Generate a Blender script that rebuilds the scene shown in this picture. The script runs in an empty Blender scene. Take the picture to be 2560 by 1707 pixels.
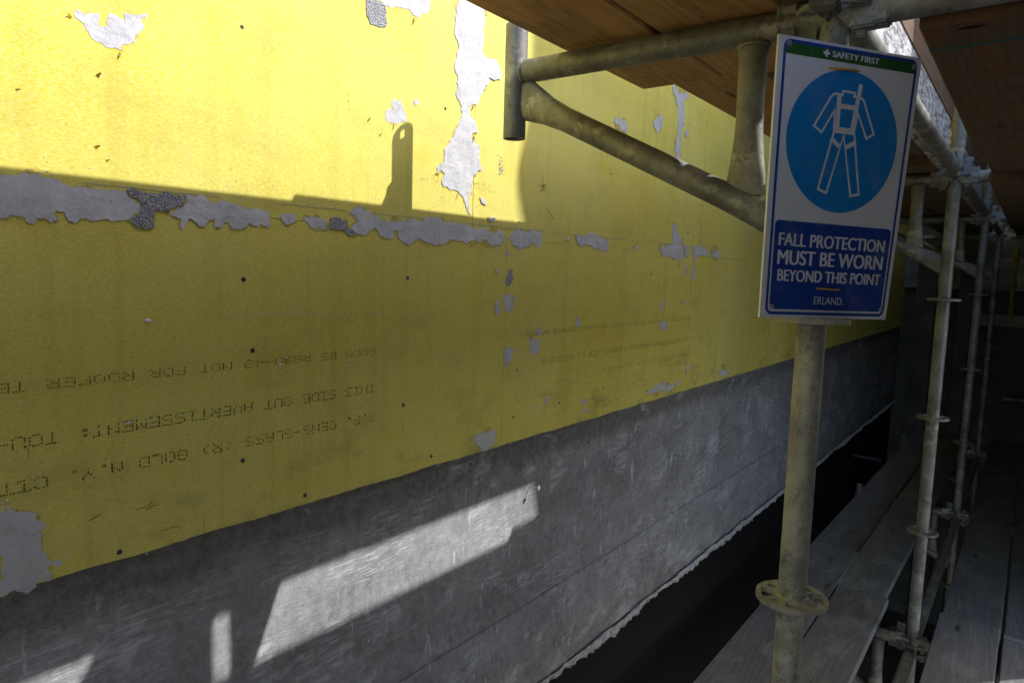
import bpy, bmesh, math, random
from mathutils import Vector, Matrix, noise
R = math.radians
rnd = random.Random(7)
sc = bpy.context.scene
COL = sc.collection

# ------------------------------------------------------------------ camera
D = 1.12                                  # distance from the camera to the sheathing
RC = ((0.79326553, 0.08583806, -0.60279485),
      (0.60818814, -0.06466635, 0.7911545),
      (0.02893063, -0.99420827, -0.10350327))
cd = bpy.data.cameras.new('camera'); cam = bpy.data.objects.new('camera', cd); COL.objects.link(cam)
cd.sensor_width = 36; cd.lens = 24.0; cd.clip_start = 0.02; cd.clip_end = 3000
M = Matrix(((RC[0][0], -RC[0][1], -RC[0][2], D), (RC[1][0], -RC[1][1], -RC[1][2], 0),
            (RC[2][0], -RC[2][1], -RC[2][2], 0), (0, 0, 0, 1)))
cam.matrix_world = M
sc.camera = cam

# ------------------------------------------------------------------ sky, sun, exposure
SUN = Vector((1, 0.80, 1.26)).normalized()
elev = math.asin(SUN.z); azim = math.atan2(SUN.x, SUN.y)
w = bpy.data.worlds.new('World'); sc.world = w; w.use_nodes = True
nt = w.node_tree; bg = nt.nodes['Background']
sky = nt.nodes.new('ShaderNodeTexSky'); sky.sky_type = 'NISHITA'; sky.sun_disc = False
sky.sun_elevation = elev; sky.sun_rotation = azim; sky.air_density = 1.0; sky.dust_density = 1.5
nt.links.new(sky.outputs[0], bg.inputs[0]); bg.inputs[1].default_value = 0.15
ld = bpy.data.lights.new('sun', 'SUN'); ld.energy = 2.05; ld.angle = R(0.53); ld.color = (1, 0.98, 0.95)
lo = bpy.data.objects.new('sun', ld); COL.objects.link(lo)
lo.rotation_euler = SUN.to_track_quat('Z', 'Y').to_euler(); lo.location = SUN * 20
sc.view_settings.view_transform = 'Standard'; sc.view_settings.look = 'None'
sc.view_settings.exposure = 1.75; sc.view_settings.gamma = 1
sc.cycles.max_bounces = 10; sc.cycles.diffuse_bounces = 6

# ------------------------------------------------------------------ helpers
def wall(px, py):
    """where on the sheathing face (x = 0) a point measured on the photo lies: (y, z)"""
    d = (px - 1280, py - 853.5, 1706.7)
    X = sum(a * b for a, b in zip(RC[0], d)); Y = sum(a * b for a, b in zip(RC[1], d)); Z = sum(a * b for a, b in zip(RC[2], d))
    t = -D / X
    return (Y * t, Z * t)

def tag(o, label=None, cat=None, group=None, kind=None):
    if label: o['label'] = label
    if cat: o['category'] = cat
    if group: o['group'] = group
    if kind: o['kind'] = kind
    return o

def empty(name, loc, label, cat, group=None, kind=None):
    o = bpy.data.objects.new(name, None); COL.objects.link(o); o.location = loc; o.empty_display_size = 0.05
    return tag(o, label, cat, group, kind)

def link(name, bm, mat, parent=None, smooth=False):
    """bm is in WORLD coordinates; a child gets the parent's location taken off"""
    me = bpy.data.meshes.new(name)
    if parent is not None:
        off = Vector(parent.location); g = parent.parent
        while g is not None: off += Vector(g.location); g = g.parent
        bmesh.ops.translate(bm, verts=bm.verts, vec=-off)
    bmesh.ops.recalc_face_normals(bm, faces=bm.faces)
    bm.to_mesh(me); bm.free()
    if smooth is True:
        for p in me.polygons: p.use_smooth = True
    elif smooth:
        me.polygons.foreach_set('use_smooth', [True] * len(me.polygons)); me.set_sharp_from_angle(angle=R(smooth))
    me.materials.append(mat)
    o = bpy.data.objects.new(name, me); COL.objects.link(o)
    if parent is not None: o.parent = parent
    return o

def centred(name, bm, mat, parent=None, smooth=False):
    """a top-level mesh whose origin sits at the centre of its base"""
    xs = [v.co.x for v in bm.verts]; ys = [v.co.y for v in bm.verts]; zs = [v.co.z for v in bm.verts]
    c = Vector(((min(xs) + max(xs)) / 2, (min(ys) + max(ys)) / 2, min(zs)))
    bmesh.ops.translate(bm, verts=bm.verts, vec=-c)
    o = link(name, bm, mat, None, smooth); o.location = c
    return o

def box(bm, a, b, bev=0.0):
    r = bmesh.ops.create_cube(bm, size=1)
    for v in r['verts']:
        v.co = Vector([a[i] + (v.co[i] + 0.5) * (b[i] - a[i]) for i in range(3)])
    if bev:
        es = list({e for v in r['verts'] for e in v.link_edges})
        bmesh.ops.bevel(bm, geom=es, offset=bev, segments=2, affect='EDGES', profile=0.6)

def frame(d, up=Vector((0, 0, 1))):
    d = d.normalized()
    if abs(d.dot(up)) > 0.99: up = Vector((1, 0, 0))
    s = d.cross(up).normalized(); u = s.cross(d).normalized()
    return s, u

def tube(bm, pts, rad, n=28, hollow=0.0, caps=True, up=Vector((0, 0, 1))):
    """rad: one number, or a list of (side, up) radii per point"""
    pts = [Vector(p) for p in pts]; rings = []
    def ring(i, k):
        a = pts[max(i - 1, 0)]; b = pts[min(i + 1, len(pts) - 1)]
        s, u = frame(b - a, up)
        ra, rb = (rad, rad) if not isinstance(rad, (list, tuple)) else rad[i]
        return [bm.verts.new(pts[i] + s * math.cos(2 * math.pi * j / n) * ra * k + u * math.sin(2 * math.pi * j / n) * rb * k) for j in range(n)]
    def skin(rs):
        for a, b in zip(rs, rs[1:]):
            for j in range(n): bm.faces.new((a[j], a[(j + 1) % n], b[(j + 1) % n], b[j]))
    out = [ring(i, 1) for i in range(len(pts))]; skin(out)
    if hollow:
        inn = [ring(i, hollow) for i in range(len(pts))]; skin(inn)
        for e in (0, -1):
            for j in range(n): bm.faces.new((out[e][j], out[e][(j + 1) % n], inn[e][(j + 1) % n], inn[e][j]))
    elif caps:
        bm.faces.new(out[0]); bm.faces.new(out[-1])
    return out

def flat(polys, h0, h1, mapf, cut=0):
    """filled 2D outlines (later ones inside earlier ones are holes) given thickness h0..h1; mapf(u, v, h) -> world"""
    cu = bpy.data.curves.new('t', 'CURVE'); cu.dimensions = '2D'; cu.fill_mode = 'BOTH'
    cu.extrude = abs(h1 - h0) / 2 if h1 != h0 else 0
    for p in polys:
        s = cu.splines.new('POLY'); s.points.add(len(p) - 1); s.use_cyclic_u = True
        for q, pt in zip(p, s.points): pt.co = (q[0], q[1], 0, 1)
    ob = bpy.data.objects.new('t', cu)
    me = bpy.data.meshes.new_from_object(ob)
    bm = bmesh.new(); bm.from_mesh(me)
    bmesh.ops.remove_doubles(bm, verts=bm.verts, dist=1e-6)
    for k in range(1, cut):
        for nrm in ((1, 0, 0), (0, 1, 0)):
            bmesh.ops.bisect_plane(bm, geom=bm.verts[:] + bm.edges[:] + bm.faces[:], plane_co=(k / cut, k / cut, 0), plane_no=nrm)
    for v in bm.verts: v.co = Vector(mapf(v.co.x, v.co.y, (h0 + h1) / 2 + v.co.z))
    bpy.data.objects.remove(ob); bpy.data.curves.remove(cu); bpy.data.meshes.remove(me)
    return bm

def text_bm(s, offset=0.0):
    cu = bpy.data.curves.new('t', 'FONT'); cu.body = s; cu.offset = offset; cu.resolution_u = 6
    ob = bpy.data.objects.new('t', cu)
    me = bpy.data.meshes.new_from_object(ob)
    bm = bmesh.new(); bm.from_mesh(me)
    bpy.data.objects.remove(ob); bpy.data.curves.remove(cu); bpy.data.meshes.remove(me)
    return bm

def shoe(p): return abs(sum(a[0] * b[1] - b[0] * a[1] for a, b in zip(p, p[1:] + p[:1]))) / 2
def crust(pts, it, amp, seed, h0, h1, mapf):
    for k in range(12):
        P = rough(list(pts), it, amp * (.9 ** k), seed + 1000 * k)
        bm = flat([P], h0, h1, mapf)
        top = max(v.co.x for v in bm.verts)
        ar = sum(f.calc_area() for f in bm.faces if all(abs(v.co.x - top) < 1e-6 for v in f.verts))
        if abs(ar / shoe(P) - 1) < .01: break
        bm.free() if k < 11 else None
    return bm
def rough(poly, it=4, amp=0.16, seed=0):
    """ragged outline by midpoint displacement"""
    r = random.Random(seed)
    for k in range(it):
        out = []
        for a, b in zip(poly, poly[1:] + poly[:1]):
            dx, dy = b[0] - a[0], b[1] - a[1]; L = math.hypot(dx, dy)
            out.append(a)
            if L > 0.0022:
                t = r.gauss(0, amp) ; t = max(-.3, min(.3, t))
                out.append(((a[0] + b[0]) / 2 - dy * t, (a[1] + b[1]) / 2 + dx * t))
        poly = out
    return poly

# ------------------------------------------------------------------ materials
class NT:
    def __init__(s, name):
        s.m = bpy.data.materials.new(name); s.m.use_nodes = True; s.t = s.m.node_tree; s.p = s.t.nodes['Principled BSDF']
        s.tc = s.n('TexCoord'); s.co = s.tc.outputs['Object']
    def n(s, ty, **kw):
        nd = s.t.nodes.new('ShaderNode' + ty)
        for k, v in kw.items(): setattr(nd, k, v)
        return nd
    def L(s, a, b): s.t.links.new(a, b)
    def setv(s, sock, v):
        if hasattr(v, 'is_linked') or isinstance(v, bpy.types.NodeSocket): s.L(v, sock)
        else: sock.default_value = (*v, 1) if isinstance(v, tuple) and len(v) == 3 and sock.type == 'RGBA' else v
    def map(s, scale=(1, 1, 1), rot=(0, 0, 0), src=None, loc=(0, 0, 0)):
        m = s.n('Mapping'); m.inputs['Scale'].default_value = scale; m.inputs['Rotation'].default_value = rot; m.inputs['Location'].default_value = loc
        s.L(src or s.co, m.inputs[0]); return m.outputs[0]
    def noise(s, scale, vec=None, det=4, rough=.55, dist=0.0):
        n = s.n('TexNoise'); n.inputs['Scale'].default_value = scale; n.inputs['Detail'].default_value = det
        n.inputs['Roughness'].default_value = rough; n.inputs['Distortion'].default_value = dist
        s.L(vec or s.co, n.inputs['Vector']); return n.outputs['Fac']
    def vor(s, scale, vec=None, feat='F1'):
        n = s.n('TexVoronoi', feature=feat); n.inputs['Scale'].default_value = scale; s.L(vec or s.co, n.inputs['Vector']); return n.outputs['Distance']
    def ramp(s, fac, a, b, c0=(0, 0, 0), c1=(1, 1, 1)):
        r = s.n('ValToRGB'); e = r.color_ramp.elements; e[0].position = a; e[1].position = b
        e[0].color = (*c0, 1); e[1].color = (*c1, 1); s.L(fac, r.inputs[0]); return r.outputs[0]
    def mix(s, fac, a, b, mode='MIX'):
        m = s.n('Mix', data_type='RGBA', blend_type=mode); s.setv(m.inputs[0], fac); s.setv(m.inputs[6], a); s.setv(m.inputs[7], b); return m.outputs[2]
    def math(s, op, a, b=0.0):
        m = s.n('Math', operation=op); s.setv(m.inputs[0], a); s.setv(m.inputs[1], b); return m.outputs[0]
    def bump(s, h, strength=.3, dist=.002, prev=None):
        b = s.n('Bump'); b.inputs['Strength'].default_value = strength; b.inputs['Distance'].default_value = dist
        s.L(h, b.inputs['Height'])
        if prev: s.L(prev, b.inputs['Normal'])
        return b.outputs[0]
    def out(s, col, rough=.8, metal=0.0, nrm=None, spec=None):
        s.setv(s.p.inputs['Base Color'], col); s.setv(s.p.inputs['Roughness'], rough); s.setv(s.p.inputs['Metallic'], metal)
        if nrm: s.L(nrm, s.p.inputs['Normal'])
        if spec is not None: s.p.inputs['Specular IOR Level'].default_value = spec
        return s.m

def mat_plain(name, col, rough=.6, metal=0.0, var=.12, scale=40, spec=None):
    t = NT(name); n = t.noise(scale)
    c = t.mix(t.ramp(n, .3, .7), tuple(x * (1 - var) for x in col), tuple(min(1, x * (1 + var)) for x in col))
    return t.out(c, rough, metal, spec=spec)

def mat_yellow():
    t = NT('yellow glass mat facing')
    base = t.mix(t.ramp(t.noise(2.2, det=5), .35, .65), (.62, .505, .028), (.665, .575, .085))
    fib = t.noise(1, t.map((30, 120, 430), (R(8), 0, 0)), det=6, rough=.75)
    base = t.mix(t.ramp(fib, .40, .74), base, (.76, .71, .28))
    blot = t.noise(7, det=6, rough=.7)
    base = t.mix(t.math('MULTIPLY', t.ramp(blot, .56, .70), .55), base, (.68, .49, .02))
    fine = t.noise(160, det=3)
    base = t.mix(t.math('MULTIPLY', t.ramp(fine, .35, .5, (1, 1, 1), (0, 0, 0)), .18), base, (.42, .34, .06))
    # old dirt along the foot of the board and in scuffed spots
    sx = t.n('SeparateXYZ'); t.L(t.tc.outputs['Object'], sx.inputs[0])
    low = t.n('MapRange'); low.inputs[1].default_value = 3.33; low.inputs[2].default_value = 3.09; t.L(sx.outputs[2], low.inputs[0])
    sm = t.math('MULTIPLY', t.ramp(t.noise(5, t.map((1, 1, 2.2)), det=7, rough=.72), .50, .72), t.math('ADD', t.math('MULTIPLY', low.outputs[0], .5), .28))
    base = t.mix(sm, base, (.24, .19, .05))
    fade = t.ramp(t.noise(1.3, t.map((1, 1, .7), loc=(4, 8, 2)), det=4), .40, .66)
    base = t.mix(t.math('MULTIPLY', fade, .35), base, (.62, .56, .20))
    runs = t.ramp(t.noise(1, t.map((1, 20, 1.1), loc=(3, 5, 7)), det=5, rough=.6), .52, .72)
    base = t.mix(t.math('MULTIPLY', runs, .28), base, (.40, .31, .045))
    scr = t.ramp(t.noise(1, t.map((1, 95, 9), (R(35), 0, 0), loc=(2, 2, 9)), det=4), .72, .75)
    base = t.mix(t.math('MULTIPLY', scr, .5), base, (.22, .17, .05))
    sp = t.math('MULTIPLY', t.ramp(t.noise(95, det=5, rough=.75), .65, .71), t.ramp(t.noise(4, det=3), .46, .62))
    base = t.mix(t.math('MULTIPLY', sp, .75), base, (.12, .10, .04))
    wsp = t.math('MULTIPLY', t.ramp(t.noise(55, t.map((1, 1, 1), loc=(5, 3, 1)), det=5, rough=.8), .675, .71), t.ramp(t.noise(3, t.map(loc=(9, 2, 4)), det=3), .46, .62))
    base = t.mix(t.math('MULTIPLY', wsp, .8), base, (.62, .62, .60))
    nr = t.bump(fib, .28, .0012); nr = t.bump(t.noise(240, det=3), .3, .0006, nr); nr = t.bump(t.noise(9, det=7, rough=.7), .35, .004, nr)
    return t.out(base, .82, 0, nr, spec=.25)

def mat_paste():
    t = NT('grey skim paste')
    c = t.mix(t.ramp(t.noise(16, det=8, rough=.7), .36, .66), (.45, .445, .45), (.60, .595, .60))
    c = t.mix(t.math('MULTIPLY', t.ramp(t.noise(45, det=7, rough=.8, vec=t.map(loc=(4, 4, 1))), .56, .64), .45), c, (.34, .33, .31))
    c = t.mix(t.math('MULTIPLY', t.ramp(t.noise(28, t.map(loc=(1, 6, 3)), det=7, rough=.8), .61, .66), .6), c, (.50, .40, .12))
    c = t.mix(t.math('MULTIPLY', t.ramp(t.noise(130, det=4, rough=.8), .64, .69), .6), c, (.20, .19, .17))
    tr2 = t.noise(1, t.map((6, 9, 34), (R(-35), 0, 0), loc=(3, 3, 3)), det=3)
    nr = t.bump(t.noise(26, det=8, rough=.75), .8, .004); nr = t.bump(tr2, .45, .005, nr); nr = t.bump(t.noise(140, det=4), .4, .001, nr)
    return t.out(c, .9, 0, nr, spec=.15)

def mat_aggregate():
    t = NT('rough mortar crumb')
    v = t.vor(260); c = t.mix(t.ramp(v, .1, .7), (.52, .51, .52), (.24, .24, .25))
    c = t.mix(t.ramp(t.noise(60, det=4), .5, .7), c, (.26, .25, .26))
    return t.out(c, .9, 0, t.bump(t.mix(.5, t.noise(180, det=5, rough=.8), v), 1.0, .006), spec=.15)

def mat_cement():
    t = NT('trowelled cement coat')
    c = t.mix(t.ramp(t.noise(2.6, t.map((1, 1, 1.5)), det=8, rough=.68), .38, .62), (.155, .154, .157), (.30, .30, .31))
    c = t.mix(t.math('MULTIPLY', t.ramp(t.noise(6.5, t.map(loc=(2, 7, 1)), det=8, rough=.72), .50, .66), .5), c, (.48, .49, .52))
    c = t.mix(t.math('MULTIPLY', t.ramp(t.noise(5, t.map((1, 1, 1.6), loc=(6, 1, 9)), det=8, rough=.75), .53, .68), .62), c, (.115, .11, .10))
    # light scrapes: comb marks in two directions, gathered in drifts
    drift = t.ramp(t.noise(2.7, t.map((1, .8, 2.2), (R(24), 0, 0), loc=(3, 1, 0)), det=6, rough=.65), .49, .60)
    comb = t.ramp(t.noise(1, t.map((1, 16, 210), (R(20), 0, 0)), det=5, rough=.75), .50, .60)
    c = t.mix(t.math('MULTIPLY', t.math('MULTIPLY', drift, comb), .62), c, (.86, .88, .93))
    drift2 = t.ramp(t.noise(2.9, t.map((1, 1, .9), loc=(8, 4, 6)), det=5, rough=.6), .50, .62)
    comb2 = t.ramp(t.noise(1, t.map((1, 130, 13), (R(-6), 0, 0)), det=5, rough=.72), .575, .635)
    c = t.mix(t.math('MULTIPLY', t.math('MULTIPLY', drift2, comb2), .6), c, (.84, .86, .91))
    sc1 = t.ramp(t.noise(1, t.map((1, 30, 8), (R(-14), 0, 0), loc=(4, 4, 4)), det=4), .655, .69)
    c = t.mix(t.math('MULTIPLY', sc1, .75), c, (.80, .82, .86))
    run = t.ramp(t.noise(1, t.map((1, 24, 1.3), loc=(1, 9, 2)), det=4), .54, .70)
    c = t.mix(t.math('MULTIPLY', run, .45), c, (.22, .215, .21))
    pin = t.math('MULTIPLY', t.ramp(t.noise(95, det=5, rough=.75), .655, .70), t.ramp(t.noise(3.5, t.map(loc=(7, 7, 7)), det=3), .48, .60))
    c = t.mix(pin, c, (.03, .03, .03))
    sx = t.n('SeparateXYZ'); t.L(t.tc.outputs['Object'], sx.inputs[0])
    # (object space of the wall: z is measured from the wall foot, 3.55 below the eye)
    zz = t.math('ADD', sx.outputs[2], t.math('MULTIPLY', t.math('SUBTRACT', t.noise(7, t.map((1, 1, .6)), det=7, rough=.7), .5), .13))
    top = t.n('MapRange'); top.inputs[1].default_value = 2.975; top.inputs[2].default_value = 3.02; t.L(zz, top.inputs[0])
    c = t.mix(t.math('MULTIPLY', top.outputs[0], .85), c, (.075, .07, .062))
    mid = t.noise(42, det=8, rough=.8)
    c = t.mix(.30, c, t.ramp(mid, .40, .62, (.075, .075, .075), (.45, .455, .47)))
    smear = t.math('MULTIPLY', t.ramp(t.noise(4.2, t.map((1, 1, 1.3), loc=(12, 3, 4)), det=8, rough=.72), .54, .60), t.ramp(t.noise(1, t.map((1, 9, 60), (R(18), 0, 0), loc=(1, 2, 3)), det=5, rough=.7), .40, .58))
    c = t.mix(t.math('MULTIPLY', smear, .55), c, (.68, .69, .73))
    fine = t.noise(360, det=3)
    c = t.mix(.2, c, t.ramp(fine, .3, .7, (.14, .14, .14), (.46, .46, .46)))
    nr = t.bump(fine, .8, .0014); nr = t.bump(t.noise(16, det=6, rough=.6), .45, .004, nr); nr = t.bump(comb, .25, .001, nr)
    return t.out(c, .88, 0, nr, spec=.2)

def mat_steel(name, tint=(.36, .36, .34), metal=.35, dark=.5):
    t = NT(name)
    n = t.noise(7, det=8, rough=.72)
    c = t.mix(t.ramp(n, .38, .62), tuple(x * .55 for x in tint), tuple(x * 1.2 for x in tint))
    c = t.mix(t.math('MULTIPLY', t.ramp(t.noise(34, t.map((1, 1, .6)), det=8, rough=.78), .54, .62), dark), c, (.05, .048, .042))
    c = t.mix(t.math('MULTIPLY', t.ramp(t.noise(17, t.map(loc=(3, 3, 3)), det=7, rough=.75), .54, .62), .55), c, (.50, .475, .40))
    c = t.mix(t.math('MULTIPLY', t.ramp(t.noise(26, t.map(loc=(8, 1, 3)), det=7, rough=.8), .60, .68), .6), c, (.20, .10, .035))
    speck = t.ramp(t.noise(150, t.map((1, 1, .5)), det=4, rough=.7), .66, .70)
    c = t.mix(t.math('MULTIPLY', speck, .8), c, (.03, .03, .028))
    nr = t.bump(t.noise(48, det=7, rough=.75), .55, .002); nr = t.bump(n, .3, .004, nr)
    return t.out(c, t.ramp(n, .3, .7, (.40, .40, .40), (.66, .66, .66)), metal, nr)

def mat_wood(name, a, b, dark, grain=1.0, stain=None):
    t = NT(name)
    oi = t.n('ObjectInfo'); cx = t.n('CombineXYZ')
    t.L(t.math('MULTIPLY', oi.outputs['Random'], 37.0), cx.inputs[0]); t.L(t.math('MULTIPLY', oi.outputs['Random'], 91.0), cx.inputs[1])
    ad = t.n('VectorMath', operation='ADD'); t.L(t.co, ad.inputs[0]); t.L(cx.outputs[0], ad.inputs[1]); v = ad.outputs[0]
    warp = t.noise(1, t.map((4, .55, 4), src=v), det=3)
    # cathedral grain: growth rings across the width, bent by low noise
    sx = t.n('SeparateXYZ'); t.L(v, sx.inputs[0])
    ph = t.math('ADD', t.math('MULTIPLY', sx.outputs[0], 60.0), t.math('MULTIPLY', warp, 26.0))
    ring = t.math('SINE', t.math('MULTIPLY', ph, 3.2))
    ringr = t.ramp(t.math('ADD', t.math('MULTIPLY', ring, .5), .5), .1, .95)
    c = t.mix(t.ramp(t.noise(2.6, t.map((2, .5, 2), src=v), det=4), .35, .65), a, b)
    c = t.mix(t.math('MULTIPLY', ringr, .42 * grain), c, dark)
    fib = t.noise(1, t.map((260, 6, 260), src=v), det=4, rough=.7)
    c = t.mix(t.math('MULTIPLY', t.ramp(fib, .46, .66), .45), c, tuple(x * .55 for x in a))
    knot = t.vor(1, t.map((9, 2.2, 9), src=v))
    c = t.mix(t.ramp(knot, .05, .13, (1, 1, 1), (0, 0, 0)), c, tuple(x * .6 for x in dark))
    if stain: c = t.mix(t.math('MULTIPLY', t.ramp(t.noise(7, t.map((1.5, .6, 1.5), src=v), det=5, rough=.7), .5, .64), .7), c, stain)
    nr = t.bump(t.mix(.5, ringr, fib), .45, .0018)
    return t.out(c, .82, 0, nr, spec=.2)

M_YEL = mat_yellow(); M_PASTE = mat_paste(); M_AGG = mat_aggregate(); M_CEM = mat_cement()
M_STEEL = mat_steel('galvanised tube', (.235, .232, .21), .4); M_STEELD = mat_steel('old dull tube', (.22, .22, .215), .3)
M_POST = mat_steel('scuffed standard', (.34, .325, .27), .12, .6)
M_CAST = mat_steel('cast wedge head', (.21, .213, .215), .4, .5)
M_CASTD = mat_steel('cast wedge head shaded in colour', (.11, .11, .11), .4, .5)  # darker copy for the floor level, shade put into the colour
M_PLKG = mat_wood('weathered plank', (.12, .117, .118), (.16, .155, .152), (.07, .065, .062), .55, (.20, .195, .19))
M_PLKO = mat_wood('orange pine plank', (.42, .23, .095), (.50, .30, .13), (.20, .105, .045), .7, (.17, .115, .07))
M_PLKD = mat_wood('brown dry plank', (.13, .088, .056), (.165, .115, .075), (.065, .042, .027), .8, (.19, .085, .04))
M_INK = mat_plain('faded black ink', (.135, .12, .018), .9, var=.4, scale=300)
M_INK2 = mat_plain('nearly gone ink', (.40, .33, .04), .9, var=.2, scale=300)
M_SCREW = mat_plain('dark screw metal', (.07, .075, .08), .4, .6)
M_BLACK = None
def mat_black():
    t = NT('bitumen coat')
    c = t.mix(t.ramp(t.noise(60, det=6, rough=.8), .655, .69), (.007, .007, .0075), (.16, .16, .16))
    c = t.mix(t.math('MULTIPLY', t.ramp(t.noise(3, det=4), .62, .68), .5), c, (.014, .014, .015))
    return t.out(c, .75, 0, t.bump(t.noise(30, det=5), .5, .004), spec=.12)
M_BLACK = mat_black()
M_CONC = mat_plain('dark stained concrete', (.075, .073, .066), .9, var=.35, scale=4)
M_CONCL = mat_plain('pale concrete ledge', (.20, .20, .19), .9, var=.3, scale=8)
M_SOIL = mat_plain('bare soil', (.10, .085, .065), .95, var=.4, scale=3)
M_SHADE = mat_plain('dark added shade sheet', (.035, .04, .042), .8, var=.2, scale=6)

# ------------------------------------------------------------------ ground
bm = bmesh.new()
bmesh.ops.create_grid(bm, x_segments=40, y_segments=40, size=400)
for v in bm.verts: v.co.z = -3.6 + .06 * noise.noise(v.co * .05)
tag(link('ground', bm, M_SOIL), kind='structure')

# ------------------------------------------------------------------ the building wall
WL = empty('building_wall', (0, 0, -3.55), 'long wall of yellow sheathing boards over grey cement coat and black footing', 'wall')
EDGE = -.474                   # foot of the yellow boards
JOINT = .082                   # horizontal board joint
def wmap(off):
    return lambda u, v, h: (h + off, u, v)
# boards: (y0, y1, z0, z1)
boards = [(-2.5, .05, EDGE, JOINT - .0003), (.0535, 1.4336, EDGE, JOINT - .0003), (1.4342, 2.7055, EDGE, JOINT - .0003), (2.7085, 5.14, EDGE, JOINT - .0003), (5.1435, 8.42, EDGE, JOINT - .0003),
          (-2.5, 1.2925, JOINT + .0003, 1.30), (1.2955, 2.7345, JOINT + .0003, 1.30), (2.7375, 8.42, JOINT + .0003, 1.30), (-2.5, 8.42, 1.304, 2.52), (-2.5, 8.42, 2.524, 3.6)]
bobs = []
for i, (y0, y1, z0, z1) in enumerate(boards):
    bm = bmesh.new(); e = .0006 * ((i * 7) % 3)
    # the foot of the lower boards is nibbled a little
    poly = [(y0, z1)]
    if z0 == EDGE:
        y = y0
        while y < y1:
            poly.append((y, z0 + .0035 * noise.noise(Vector((y * 9, 3, 1))) + .0018 * noise.noise(Vector((y * 60, 1, 2))))); y += .012
        poly.append((y1, z0))
    else: poly += [(y0, z0), (y1, z0)]
    poly.append((y1, z1))
    bm = flat([poly], -.016, e, wmap(0))
    bobs.append(link('sheathing_board', bm, M_YEL, WL))
for y0, y1 in ((-2.5, 8.42),):
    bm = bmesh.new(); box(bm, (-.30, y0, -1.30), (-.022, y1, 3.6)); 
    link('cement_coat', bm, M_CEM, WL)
    bm = bmesh.new(); box(bm, (-.30, y0, -3.7), (-.034, y1, -1.302)); link('black_footing', bm, M_BLACK, WL)
# shallow drip groove: a lower lift of cement standing 4 mm proud with a soft shoulder
bm = bmesh.new()
prev = None
Y = -2.5
rows = []
while Y <= 8.43:
    zt = -.998 + .003 * noise.noise(Vector((Y * 3, 0, 0)))
    prof = [(-.0225, zt + .001), (-.0175, zt - .001), (-.0150, zt - .008), (-.0140, zt - .15), (-.0140, -1.288 + .014 * noise.noise(Vector((Y * 6, 5, 0)))), (-.0225, -1.299)]
    rows.append([bm.verts.new((a, Y, b)) for a, b in prof]); Y += .05
for a, b in zip(rows, rows[1:]):
    for j in range(5): bm.faces.new((a[j], a[j + 1], b[j + 1], b[j]))
link('lower_lift', bm, M_CEM, WL, 60)
bm = bmesh.new(); rows = []; Y = -2.5
while Y <= 8.43:
    zt = -.993 + .003 * noise.noise(Vector((Y * 3, 0, 0)))
    rows.append([bm.verts.new((a, Y, b)) for a, b in ((-.0225, zt + .09), (-.0185, zt + .03), (-.0155, zt + .006), (-.0165, zt + .001), (-.0225, zt - .001))]); Y += .05
for a, b in zip(rows, rows[1:]):
    for j in range(4): bm.faces.new((a[j], a[j + 1], b[j + 1], b[j]))
link('course_lip', bm, M_CEM, WL, 60)
# ragged mortar lip above the black footing
M_LIP = mat_plain('crumbling mortar lip', (.36, .35, .345), .95, var=.35, scale=60)
bm = bmesh.new(); rows = []; Y = -.5
while Y <= 8.42:
    n1 = noise.noise(Vector((Y * 7, 0, 0))); n2 = noise.noise(Vector((Y * 24, 4, 0))); n3 = noise.noise(Vector((Y * 70, 9, 2)))
    n0 = noise.noise(Vector((Y * 2.6, 8, 1))); st = math.floor(n2 * 4) / 4
    h = .030 + .018 * n0 + .010 * n1 + .014 * st + .005 * n3; d = .021 + .012 * st + .007 * n3 + .006 * n0
    zt = -1.285 + .010 * n1 + .006 * n3
    prof = [(-.0155, zt - .008), (-.016 + d * .75, zt + .004 - .004 * n3), (-.016 + d, zt - h * .4), (-.014 + d * (.6 + .5 * n3), zt - h * .8), (-.036, zt - h)]
    rows.append([bm.verts.new((a + .002 * noise.noise(Vector((Y * 90, b * 400, 3))), Y, b)) for a, b in prof]); Y += .007
for a, b in zip(rows, rows[1:]):
    for j in range(4): bm.faces.new((a[j], a[j + 1], b[j + 1], b[j]))
link('mortar_lip', bm, M_LIP, WL)

M_RIM = mat_plain('torn facing rim', (.50, .40, .10), .9, var=.25, scale=60)
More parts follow.
